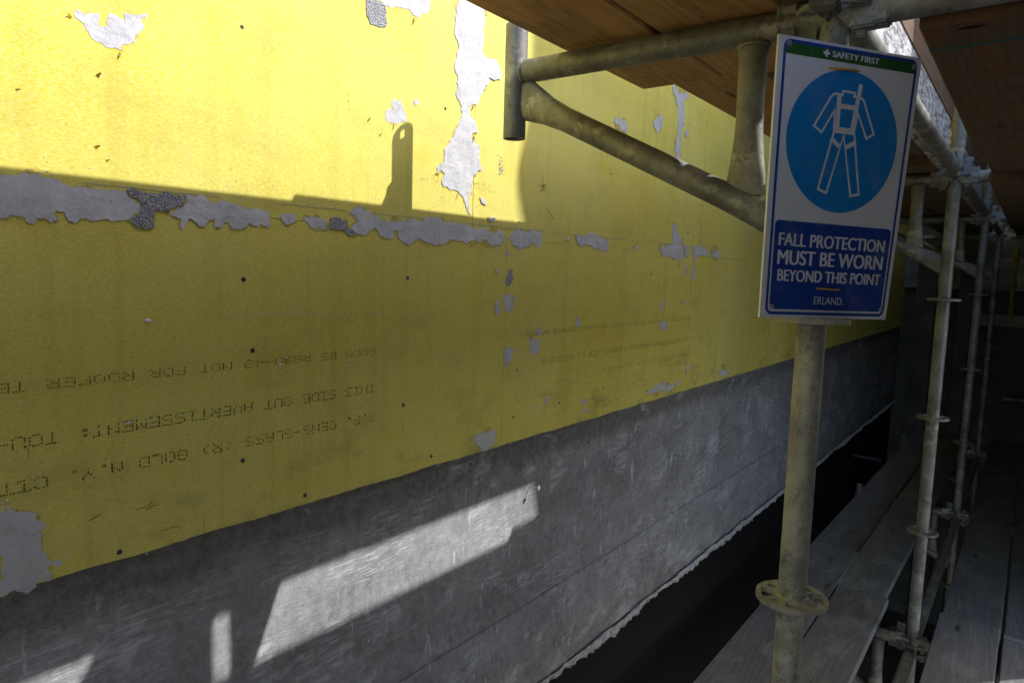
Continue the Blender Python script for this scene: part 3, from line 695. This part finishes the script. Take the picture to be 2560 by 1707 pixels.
# --- side brackets reaching to the wall
def bracket(Y, zt, label, dy=0.0, xin=.205, mat=None):
    t = empty('side_bracket', (PX, Y, zt), label, 'scaffold bracket', 'side brackets reaching towards the wall')
    mat = mat or M_STEEL; z = zt; A = Vector((PX, Y, z)); I = Vector((xin, Y + dy, z - .012)); u = (I - A).normalized()
    bm = bmesh.new()
    out = tube(bm, [(I.x, I.y, z0) for z0 in [z - .150 + .0095 * k for k in range(26)]], .02415, 40, hollow=.86)
    # pin hole through both walls of the tube near its top
    import_faces = []
    sd = Vector((SUN.x, SUN.y, 0)).normalized()
    for f in bm.faces:
        c = f.calc_center_median(); r = Vector((c.x - I.x, c.y - I.y, 0))
        if abs(c.z - (z + .066)) < .008 and abs(r.normalized().dot(sd)) > .975: import_faces.append(f)
    bmesh.ops.delete(bm, geom=import_faces, context='FACES')
    link('end_tube', bm, mat, t, 40)
    bm = bmesh.new(); p0 = I - u * .020; p1 = A - u * .07
    tube(bm, [p0, I - u * .05, p1], [(.0245, .0245), (.02415, .02415), (.02415, .02415)], 32, caps=False)
    bead(bm, I - u * .0225, u, .0245, Y)
    link('top_tube', bm, mat, t, 40)
    # diagonal strut, flattened and flared where it is welded on
    s0 = I + Vector((0, 0, -.052)) - u * .012; s1 = A + Vector((0, 0, -.362)) - u * .018 + u * .03
    dv = s1 - s0; bm = bmesh.new()
    st = [(0, .010, .043), (.035, .012, .041), (.07, .016, .036), (.12, .021, .029), (.19, .0238, .0245), (.3, .02415, .02415), (.75, .02415, .02415), (.86, .022, .027), (.94, .015, .034), (1, .010, .038)]
    tube(bm, [s0 + dv * k for k, a, b in st], [(a, b) for k, a, b in st], 32)
    link('strut', bm, mat, t, 50)
    # upright brace
    xb = .305; P = A + u * (xb - .18); P = A + u * .128
    zz = -.362 + .31 * (.128 - .0) / .61
    bm = bmesh.new(); top = P + Vector((0, 0, -.018)); bot = P + Vector((0, 0, -.285))
    st = [(0, .020, .030), (.06, .0215, .027), (.14, .0225, .0245), (.5, .0225, .0235), (.62, .0215, .025), (.76, .018, .029), (.88, .0145, .0335), (1, .012, .036)]
    tube(bm, [top + (bot - top) * k for k, a, b in st], [(b, a) for k, a, b in st], 32, up=Vector((u.y, -u.x, 0)))
    bead(bm, top + Vector((0, 0, -.008)), Vector((0, 0, 1)), .0245, Y + 7); link('brace', bm, mat, t, 50)
    bm = bmesh.new(); head(bm, A, u); head(bm, A + Vector((0, 0, -.505 + .11)), u) if False else None
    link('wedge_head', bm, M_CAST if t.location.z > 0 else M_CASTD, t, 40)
    return t
bl = ['bracket at the post behind the camera', 'near side bracket with open end tube and flared strut beside the sign', 'bracket on the second post, partly hidden by the sign', 'side bracket on the third post in the shade', 'side bracket on the farthest post']
for i, y in enumerate(YS):
    bracket(y, .434, 'upper ' + bl[i], dy=-.053 if i == 1 else -.02, xin=.190)
    bracket(y, -1.585, 'lower side bracket under the floor planks ' + ('before the picture edge', 'at the sign post', 'at the second post, tube end showing', 'at the third post, tube end showing', 'at the farthest post')[i], dy=-.02, mat=M_STEELD)

# --- planks
def plank(x0, x1, y0, y1, z0, label, mat, group, th=.038, sag=0.0, yaw=0.0, lift=0.0):
    """lift raises the far end (laps over the next plank)"""
    bm = bmesh.new(); n = max(2, int((y1 - y0) / .25)); ys = [y0 + (y1 - y0) * k / n for k in range(n + 1)]
    cs = []; w = x1 - x0; ch = .004
    sd = rnd.random() * 50
    for y in ys:
        t = (y - y0) / (y1 - y0); zz = z0 + lift * t - sag * math.sin(math.pi * t)
        j = .0012 * noise.noise(Vector((y * 4, sd, 0))); xo = yaw * (t - .5)
        prof = [(x0 + ch, 0), (x1 - ch, 0), (x1, ch), (x1, th - ch), (x1 - ch, th), (x0 + ch, th), (x0, th - ch), (x0, ch)]
        cs.append([bm.verts.new((px + xo + j * (1 if px > x0 + w / 2 else -1), y, zz + pz)) for px, pz in prof])
    for a, b in zip(cs, cs[1:]):
        for k in range(8): bm.faces.new((a[k], a[(k + 1) % 8], b[(k + 1) % 8], b[k]))
    bm.faces.new(cs[0]); bm.faces.new(cs[-1])
    return tag(centred('scaffold_plank', bm, mat, smooth=20), label, 'plank', group)
G1 = 'overhead planks of the bracket deck'; G2 = 'overhead planks of the main deck'; G3 = 'planks of the lower walking deck'
ZB = .4575
M_TEAL = mat_plain('teal marking paint', (.012, .10, .09), .8, var=.4, scale=60)
# overhead bracket deck: the near planks lie on the tubes, the next ones lap over them
plank(.297, .501, -2.2, 1.585, ZB, 'orange overhead plank nearest the wall, its end showing beyond the bracket', M_PLKO, G1)
plank(.5065, .735, -2.2, 1.60, ZB, 'orange brown overhead plank beside the gap above the near bracket', M_PLKO, G1)
plank(.318, .546, 1.04, 3.72, ZB + .0385, 'brown overhead plank along the wall side, lapping over the orange one', M_PLKO, G1, lift=-.0)
plank(.551, .754, 1.06, 3.74, ZB + .0385, 'brown overhead plank behind the near bracket brace', M_PLKD, G1)
plank(.300, .530, 3.15, 5.9, ZB, 'overhead plank along the wall side over the second bay', M_PLKD, G1)
plank(.536, .760, 3.15, 5.9, ZB, 'overhead plank near the posts over the second bay', M_PLKD, G1)
plank(.300, .530, 5.25, 8.3, ZB + .0385, 'overhead plank along the wall side at the far end', M_PLKD, G1)
plank(.536, .760, 5.25, 8.3, ZB + .0385, 'overhead plank near the posts at the far end', M_PLKD, G1)
plank(.738, .787, -2.2, 1.262, ZB, 'narrow board added overhead along the posts to close a sun gap', M_PLKD, G1)  # added to stop sun leaking between deck and ledger
# overhead main deck
ZM = .400
xs = [.935, 1.1665, 1.398, 1.6295]
for k, x0 in enumerate(xs):
    nmk = ('inner', 'second', 'third', 'outer')[k]
    plank(x0, x0 + .230, -2.2, 1.354, ZB, nmk + ' main deck plank overhead, before the sign post', M_PLKD, G2)
    pk = plank(x0, x0 + .2305, 1.292, 2.75, ZM, nmk + ' short main deck plank overhead, hung just beyond the sign post', M_PLKD, G2)
    if k < 2:
        bm = flat([[(x0 + .002, 1.409), (x0 + .229, 1.406), (x0 + .229, 1.421), (x0 + .12, 1.4235), (x0 + .002, 1.423)]], 0, 0, lambda u, v, h: (u, v, ZM - .0004))
        link('paint_line', bm, M_TEAL, pk)
    if k == 0:
        bm = flat([[(1.004 + .020 * math.cos(a * math.pi / 8) * (1 + .2 * math.sin(a * 2)), 1.318 + .007 * math.sin(a * math.pi / 8)) for a in range(16)]], 0, 0, lambda u, v, h: (u, v, ZM - .0005))
        link('knot_hole', bm, M_BLACK, pk)
    plank(x0 + .004, x0 + .234, 2.30, 3.95, ZM + .0385, nmk + ' main deck plank overhead, beyond the sign post', M_PLKD, G2)
    plank(x0, x0 + .230, 3.3, 6.1, ZM, nmk + ' main deck plank overhead in the second bay', M_PLKD, G2)
    plank(x0, x0 + .230, 5.4, 8.3, ZM + .0385, nmk + ' main deck plank overhead near the end wall', M_PLKD, G2)
bm = bmesh.new(); box(bm, (.738, 1.325, .4585), (.789, 1.385, .4955), .003)  # added block, narrows the opening that lets sun through
tag(centred('sun_gap_block', bm, M_PLKD), 'small wooden block added between overhead planks and ledger to trim the sunlight', 'wood block')
bm = bmesh.new(); box(bm, (.842, 1.150, .4985), (1.02, 1.287, .519), .003)  # added block, shades the sign top and part of the wall strip
tag(centred('sun_gap_block', bm, M_PLKD), 'short wooden block added over the deck gap to keep sun off the sign', 'wood block')
# the next lift up, over the far bays only
for k, (x0, n_) in enumerate(((.30, 'wall side'), (.535, 'middle'), (.77, 'inner'), (1.005, 'outer'), (1.24, 'outermost'))):
    plank(x0, x0 + .231, 4.1, 8.3, 2.42, n_ + ' dark plank of the next lift high above the far bays', M_PLKD, 'planks of the next lift up')
# weathered board on edge along the posts
M_TOE = None
def mat_toe():
    t = NT('pale weathered board'); n = t.noise(1, t.map((60, 14, 60), (R(15), 0, 0)), det=5, rough=.75)
    c = t.mix(t.ramp(n, .44, .56), (.16, .15, .15), (.50, .51, .53))
    return t.out(c, .85, 0, t.bump(n, .5, .002), spec=.2)
M_TOE = mat_toe()
for y0, y1, l in ((1.432, 3.30, 'pale weathered board standing on edge behind the sign'), (3.48, 5.42, 'pale board standing on edge above the second bay ledger')):
    bm = bmesh.new(); box(bm, (.757, y0, .461), (.789, y1, .652), .003)
    tag(centred('toe_board', bm, M_TOE), l, 'board', 'pale boards standing on edge')
    bm = bmesh.new(); box(bm, (.759, y0 + .05, .655), (.791, y1 + .04, .800), .003)  # added dark board covering the bright gap above the pale one
    tag(centred('toe_board', bm, M_PLKD), 'added dark gap filler over the ' + l, 'board', 'added dark gap fillers')

# lower walking deck (tops at -1.52)
ZW = -1.558
plank(.219, .452, .2, 4.157, ZW, 'grey floor plank nearest the wall, lying in front', M_PLKG, G3)
plank(.459, .683, .2, 3.63, ZW, 'grey floor plank beside the sign post, lying in front', M_PLKG, G3)
plank(.205, .436, 3.3, 8.3, ZW - .0385, 'grey floor plank nearest the wall running to the far end', M_PLKG, G3, yaw=.06)
plank(.470, .690, 3.63 + .006, 8.3, ZW - .004, 'grey floor plank along the posts running to the far end', M_PLKG, G3, yaw=.05)
plank(.892, 1.122, .2, 3.64, ZW, 'pale grained floor plank right of the posts, end showing', M_PLKG, G3)
plank(.897, 1.126, 3.2, 8.3, ZW - .0385, 'dark floor plank right of the posts running to the far end', M_PLKG, G3)
plank(1.134, 1.362, .2, 3.58, ZW, 'floor plank at the right picture edge, in front', M_PLKG, G3)
plank(1.138, 1.366, 3.2, 8.3, ZW - .0385, 'floor plank at the right picture edge running to the far end', M_PLKG, G3)
plank(1.372, 1.60, .2, 3.6, ZW, 'outermost floor plank out of the main walkway, in front', M_PLKG, G3)
plank(1.372, 1.60, 3.2, 8.3, ZW - .0385, 'outermost floor plank out of the main walkway, far end', M_PLKG, G3)

# galvanised nail plates on some plank ends
M_PLATE = mat_plain('galvanised nail plate', (.30, .31, .33), .45, .5, var=.3, scale=60)
for x0, x1, y, z, l in ((1.137, 1.359, 3.582, -1.5195, 'metal plate on the plank end at the right edge'), (.894, 1.120, 3.642, -1.558, 'thin metal band on the pale plank end')):
    bm = bmesh.new()
    if l.startswith('metal'): box(bm, (x0, y - .035, z), (x1, y + .001, z + .0016), .0004); box(bm, (x0, y - .0005, z - .036), (x1, y + .0015, z + .0016))
    else: box(bm, (x0, y - .001, z + .004), (x1, y + .0015, z + .032))
    tag(centred('nail_plate', bm, M_PLATE), l, 'metal plate')

# black tape wound on the third post
bm = bmesh.new()
tube(bm, [(PX + .0262 * math.cos(a * .35), YS[3] + .0262 * math.sin(a * .35), -1.05 + .0009 * a) for a in range(90)], .0035, 6)
tag(centred('tape_winding', bm, mat_plain('black tape', (.012, .012, .012), .5), smooth=50), 'black tape wound in rings round the third post', 'tape')
# unseen sheets added along the outer row to block sun and side light
def sheet(name, y0, y1, z0, z1, x, label):
    bm = bmesh.new(); g = {}
    NY, NZ = 14, 240
    for i in range(NY + 1):
        for j in range(NZ + 1):
            y = y0 + (y1 - y0) * i / NY; z = z0 + (z1 - z0) * j / NZ
            edge = (.055 * (1 - math.exp(-((z - 2.68) / .13) ** 2)) + .10 / (1 + math.exp((z - 2.1) * 9)) + .25 * max(0, 1.85 - z)) * (1 - i / NY) ** 2
            g[i, j] = bm.verts.new((x + .03 * noise.noise(Vector((y * 1.5, z * .7, 0))), y + edge, z))
    for i in range(NY):
        for j in range(NZ): bm.faces.new((g[i, j], g[i + 1, j], g[i + 1, j + 1], g[i, j + 1]))
    bmesh.ops.solidify(bm, geom=bm.faces[:], thickness=.004)
    return tag(centred(name, bm, M_SHADE, smooth=True), label, 'added shade sheet')
sheet('added_shade_sheet', -3.2, 2.96, -1.2, 1.30, 1.94, 'low unseen sheet added beside the camera to block side light')
sheet('added_shade_sheet', 3.02, 8.4, -3.5, 3.15, 1.93, 'unseen dark sheet added to shade the far wall and walkway from the sun')

# ------------------------------------------------------------------ the safety sign
SC = Vector((D - .2755, 1.248, .156)); SA = Vector((.54246124, .83991915, -.01648121)); SB = Vector((-.02265184, -.00498742, -.99973097)); SN = Vector((.83977538, -.54268863, -.01632023))
SW, SH, TW = .2864, .4441, .0072
def smap(u, v, h):
    a = u - .5; b = v - .5
    return SC + SA * (a * SW) + SB * (b * SH) + SN * (-TW * 4 * a * b + h)
SG = empty('safety_sign', SC + SB * SH / 2, 'white, green and blue fall protection sign tied to the near post', 'sign')
def mat_sign(name, col, rough=.42):
    t = NT(name); wv = t.n('TexWave', wave_type='BANDS', bands_direction='X'); 
    dp = t.n('VectorMath', operation='DOT_PRODUCT'); t.L(t.co, dp.inputs[0]); dp.inputs[1].default_value = SA[:]
    s = t.math('SINE', t.math('MULTIPLY', dp.outputs['Value'], 2 * math.pi / .0042)); h = t.math('ADD', t.math('MULTIPLY', s, .5), .5)
    t.t.nodes.remove(wv)
    c = t.mix(t.math('MULTIPLY', h, .16), col, tuple(x * .8 for x in col))
    c = t.mix(t.math('MULTIPLY', t.ramp(t.noise(14, det=7, rough=.75), .5, .72), .22), c, (.4, .37, .3))
    return t.out(c, rough, 0, t.bump(h, .12, .0004))
S_W = mat_sign('sign white plastic', (.78, .78, .81)); S_NAVY = mat_sign('sign navy ink', (.012, .055, .33)); S_BLUE = mat_sign('sign light blue ink', (.008, .25, .66)); S_GREEN = mat_sign('sign green ink', (.025, .115, .02))
AR = SW / SH
def rrect(u0, v0, u1, v1, r, n=8, corners=(1, 1, 1, 1)):
    rv = r * AR; P = []
    for (cu_, cv_, a0, on) in ((u1 - r, v0 + rv, -90, corners[1]), (u1 - r, v1 - rv, 0, corners[2]), (u0 + r, v1 - rv, 90, corners[3]), (u0 + r, v0 + rv, 180, corners[0])):
        if on:
            for k in range(n + 1):
                a = R(a0 + 90 * k / n); P.append((cu_ + r * math.cos(a), cv_ + rv * math.sin(a)))
        else:
            sx = 1 if cu_ > .5 else -1; sy = 1 if (a0 in (0, 90)) else -1
            P.append((cu_ + sx * r, cv_ + sy * rv))
    return P
def sub(poly, n=6):
    out = []
    for a, b in zip(poly, poly[1:] + poly[:1]):
        for k in range(n): out.append((a[0] + (b[0] - a[0]) * k / n, a[1] + (b[1] - a[1]) * k / n))
    return out
def art(name, polys, lvl, mat, nsub=1):
    h = .0002 + lvl * .00022
    bm = flat([sub(p, nsub) for p in polys], h, h, lambda u, v, hh: smap(u, v, hh), 24)
    return link(name, bm, mat, SG)
# the board: a corrugated panel 4 mm thick
bm = bmesh.new(); N = 24; g = {}
for s_, h in ((0, 0.0), (1, -.0042)):
    for i in range(N + 1):
        for j in range(N + 1): g[s_, i, j] = bm.verts.new(smap(i / N, j / N, h))
for s_ in (0, 1):
    for i in range(N):
        for j in range(N): bm.faces.new((g[s_, i, j], g[s_, i + 1, j], g[s_, i + 1, j + 1], g[s_, i, j + 1]))
for i in range(N):
    for a, b in (((i, 0), (i + 1, 0)), ((i, N), (i + 1, N)), ((0, i), (0, i + 1)), ((N, i), (N, i + 1))):
        bm.faces.new((g[0, a[0], a[1]], g[0, b[0], b[1]], g[1, b[0], b[1]], g[1, a[0], a[1]]))
link('panel', bm, S_W, SG)
art('border', [rrect(.034, .0105, .972, .9885, .045), rrect(.0515, .0225, .9545, .9775, .028)], 1, S_NAVY, 2)
art('green_band', [rrect(.0515, .0225, .9545, .0605, .028, corners=(1, 1, 0, 0))], 1.1, S_GREEN, 3)
art('blue_disc', [[(.495 + .402 * math.cos(2 * math.pi * k / 96), .3435 + .2575 * math.sin(2 * math.pi * k / 96)) for k in range(96)]], 1, S_BLUE)
art('text_panel', [rrect(.062, .645, .944, .969, .028, corners=(1, 1, 1, 1))], 1, S_NAVY, 3)

def stroke_poly(pts, w, closed=False):
    """outline of a polyline of width w (u units)"""
    P = [Vector((a, b / AR)) for a, b in pts]; n = len(P); Lf = []; Rt = []
    for i in range(n):
        if closed: a = P[i - 1]; b = P[i]; c = P[(i + 1) % n]
        else: a = P[max(i - 1, 0)]; b = P[i]; c = P[min(i + 1, n - 1)]
        d1 = (b - a) if (b - a).length > 1e-9 else (c - b); d2 = (c - b) if (c - b).length > 1e-9 else d1
        d1 = d1.normalized(); d2 = d2.normalized(); n1 = Vector((-d1.y, d1.x)); n2 = Vector((-d2.y, d2.x)); m = (n1 + n2)
        if m.length < .3: m = n1
        m.normalize(); k = min(1 / max(m.dot(n1), .3), 2.6) * w / 2
        Lf.append(b + m * k); Rt.append(b - m * k)
    f = lambda v: (v.x, v.y * AR)
    if closed: return [[f(v) for v in Lf], [f(v) for v in Rt]]
    return [[f(v) for v in Lf] + [f(v) for v in reversed(Rt)]]
def lines(name, sets, lvl, mat):
    bm = bmesh.new()
    for k, (pts, wd, closed) in enumerate(sets):
        h = .0002 + (lvl + .05 * k) * .00022
        b2 = flat(stroke_poly(pts, wd, closed), h, h, lambda u, v, hh: smap(u, v, hh))
        me = bpy.data.meshes.new('t'); b2.to_mesh(me); b2.free(); bm.from_mesh(me); bpy.data.meshes.remove(me)
    return link(name, bm, mat, SG)
TH = .0135; TB = .030
lines('harness_figure', [
    ([(.434, .182), (.430, .174), (.421, .174), (.402, .1755), (.388, .181), (.374, .192), (.278, .297), (.334, .317), (.413, .232), (.4195, .300), (.421, .312), (.3445, .521), (.408, .5325), (.494, .318), (.589, .534), (.6505, .525), (.569, .305), (.5665, .300), (.580, .232), (.661, .3185), (.712, .299), (.622, .195), (.613, .1845), (.596, .1775), (.579, .176), (.566, .176)], TH, False),
    ([(.432, .175), (.458, .175), (.4575, .1615), (.5425, .1615), (.5415, .175), (.566, .175)], TH, False),
    ([(.436, .174), (.441, .300)], TB, False), ([(.5795, .128), (.566, .21), (.547, .300)], TB * .95, False),
    ([(.436, .2150), (.562, .2150)], TB * .9, False), ([(.421, .3010), (.571, .3010)], TB * 1.15, False),
    ([(.404, .334), (.471, .360)], TB * .85, False), ([(.518, .360), (.588, .337)], TB * .85, False)], 2, S_W)
art('cross', [[(.313, .0255), (.329, .0255), (.329, .0335), (.343, .0335), (.343, .0430), (.329, .0430), (.329, .0510), (.313, .0510), (.313, .0430), (.299, .0430), (.299, .0335), (.313, .0335)]], 2.4, S_W)
def words(s, u0, u1, v0, v1, off=.0, bold=.0, name='lettering', lvl=4.0, mat=None):
    bm = bmesh.new()
    for k, du in enumerate((-bold, 0, bold) if bold else (0,)):
        b2 = text_bm(s, off)
        xs_ = [v.co.x for v in b2.verts]; ys_ = [v.co.y for v in b2.verts]
        x0, x1, y0, y1 = min(xs_), max(xs_), min(ys_), max(ys_)
        for v in b2.verts:
            u = u0 + (v.co.x - x0) / (x1 - x0) * (u1 - u0) + du; vv = v1 - (v.co.y - y0) / (y1 - y0) * (v1 - v0)
            v.co = smap(u, vv, .0002 + (lvl + .12 * k) * .00022)
        me = bpy.data.meshes.new('t'); b2.to_mesh(me); b2.free(); bm.from_mesh(me); bpy.data.meshes.remove(me)
    return link(name, bm, mat or S_W, SG)
words('SAFETY FIRST', .362, .689, .0275, .0490, 0, .0022)
words('FALL PROTECTION', .096, .903, .6890, .7365, 0, .0030)
words('MUST BE WORN', .097, .903, .7510, .8045, 0, .0036)
words('BEYOND THIS POINT', .105, .902, .8220, .8650, 0, .0028)
words('ERLAND.', .391, .622, .9185, .9470, 0)
# metal eyelets
M_EYE = mat_plain('dull eyelet', (.55, .55, .56), .4, .6)
for u, v in ((.067, .026), (.945, .034), (.078, .960), (.940, .960)):
    c = smap(u, v, .0012); bm = bmesh.new(); tube(bm, [c - SN * .0008, c + SN * .0006], .0042, 18, hollow=.45); link('eyelet', bm, M_EYE, SG)
# orange tie wires through the panel and their frayed ends
M_TIE = mat_plain('orange tie cord', (.62, .30, .03), .7, var=.15)
for (u0, v0), (u1, v1) in (((.335, .0885), (.572, .0815)), ((.398, .887), (.594, .889))):
    bm = bmesh.new(); P = []
    for k in range(9):
        t = k / 8; P.append(smap(u0 + (u1 - u0) * t, v0 + (v1 - v0) * t, -.002 + .0042 * min(1, 5 * min(t, 1 - t)) ))
    tube(bm, P, .0016, 10); 
    # behind the panel the cord goes round the post
    back = [P[-1]] ; link('tie_cord', bm, M_TIE, SG, True)
bm = bmesh.new()
for k in range(9):
    v = .695 + .006 * k + .003 * rnd.random(); L = .010 + .014 * rnd.random(); s = smap(-.002, v, -.006); P = []
    for j in range(5):
        t = j / 4; P.append(s - SA * (L * t) + Vector((0, 0, .004 * math.sin(t * 2 + k) * t - .006 * t * (k > 6))))
    tube(bm, P, .00035, 5)
s = smap(-.002, .80, -.005); tube(bm, [s, s - SA * .006 + Vector((0, 0, -.006)), s - SA * .009 + Vector((0, 0, -.016)), s - SA * .010 + Vector((0, 0, -.026))], .0004, 5)
link('frayed_strands', bm, mat_plain('straw yellow strands', (.70, .50, .16), .8), SG)

# ------------------------------------------------------------------ small far things
bm = bmesh.new(); M_YBAG = mat_plain('faded yellow webbing', (.13, .11, .01), .8, var=.5, scale=30)
g = []
for i in range(18):
    z = .27 - i * .030; r = []
    for j in range(10):
        a = j / 10 * 2 * math.pi; k = 1 + .35 * noise.noise(Vector((math.cos(a) * 2, math.sin(a) * 2, z * 9)))
        r.append(bm.verts.new((.985 + (.016 + .004 * math.sin(i * .9)) * k * math.cos(a), 6.2 + .02 * k * math.sin(a), z - .02)))
    g.append(r)
for a, b in zip(g, g[1:]):
    for j in range(10): bm.faces.new((a[j], a[(j + 1) % 10], b[(j + 1) % 10], b[j]))
bm.faces.new(g[0]); bm.faces.new(g[-1])
tag(centred('hanging_webbing', bm, M_YBAG, smooth=60), 'bundle of yellow webbing hanging from the deck at the far right', 'webbing')
bm = bmesh.new(); M_BLUE = mat_plain('blue plastic', (.004, .006, .022), .6)
tube(bm, [(-.02, 6.4, -1.50), (.20, 6.45, -1.52)], .016, 12); tag(centred('blue_conduit', bm, M_BLUE, smooth=60), 'short blue pipe poking out of the black footing beyond the planks', 'pipe')
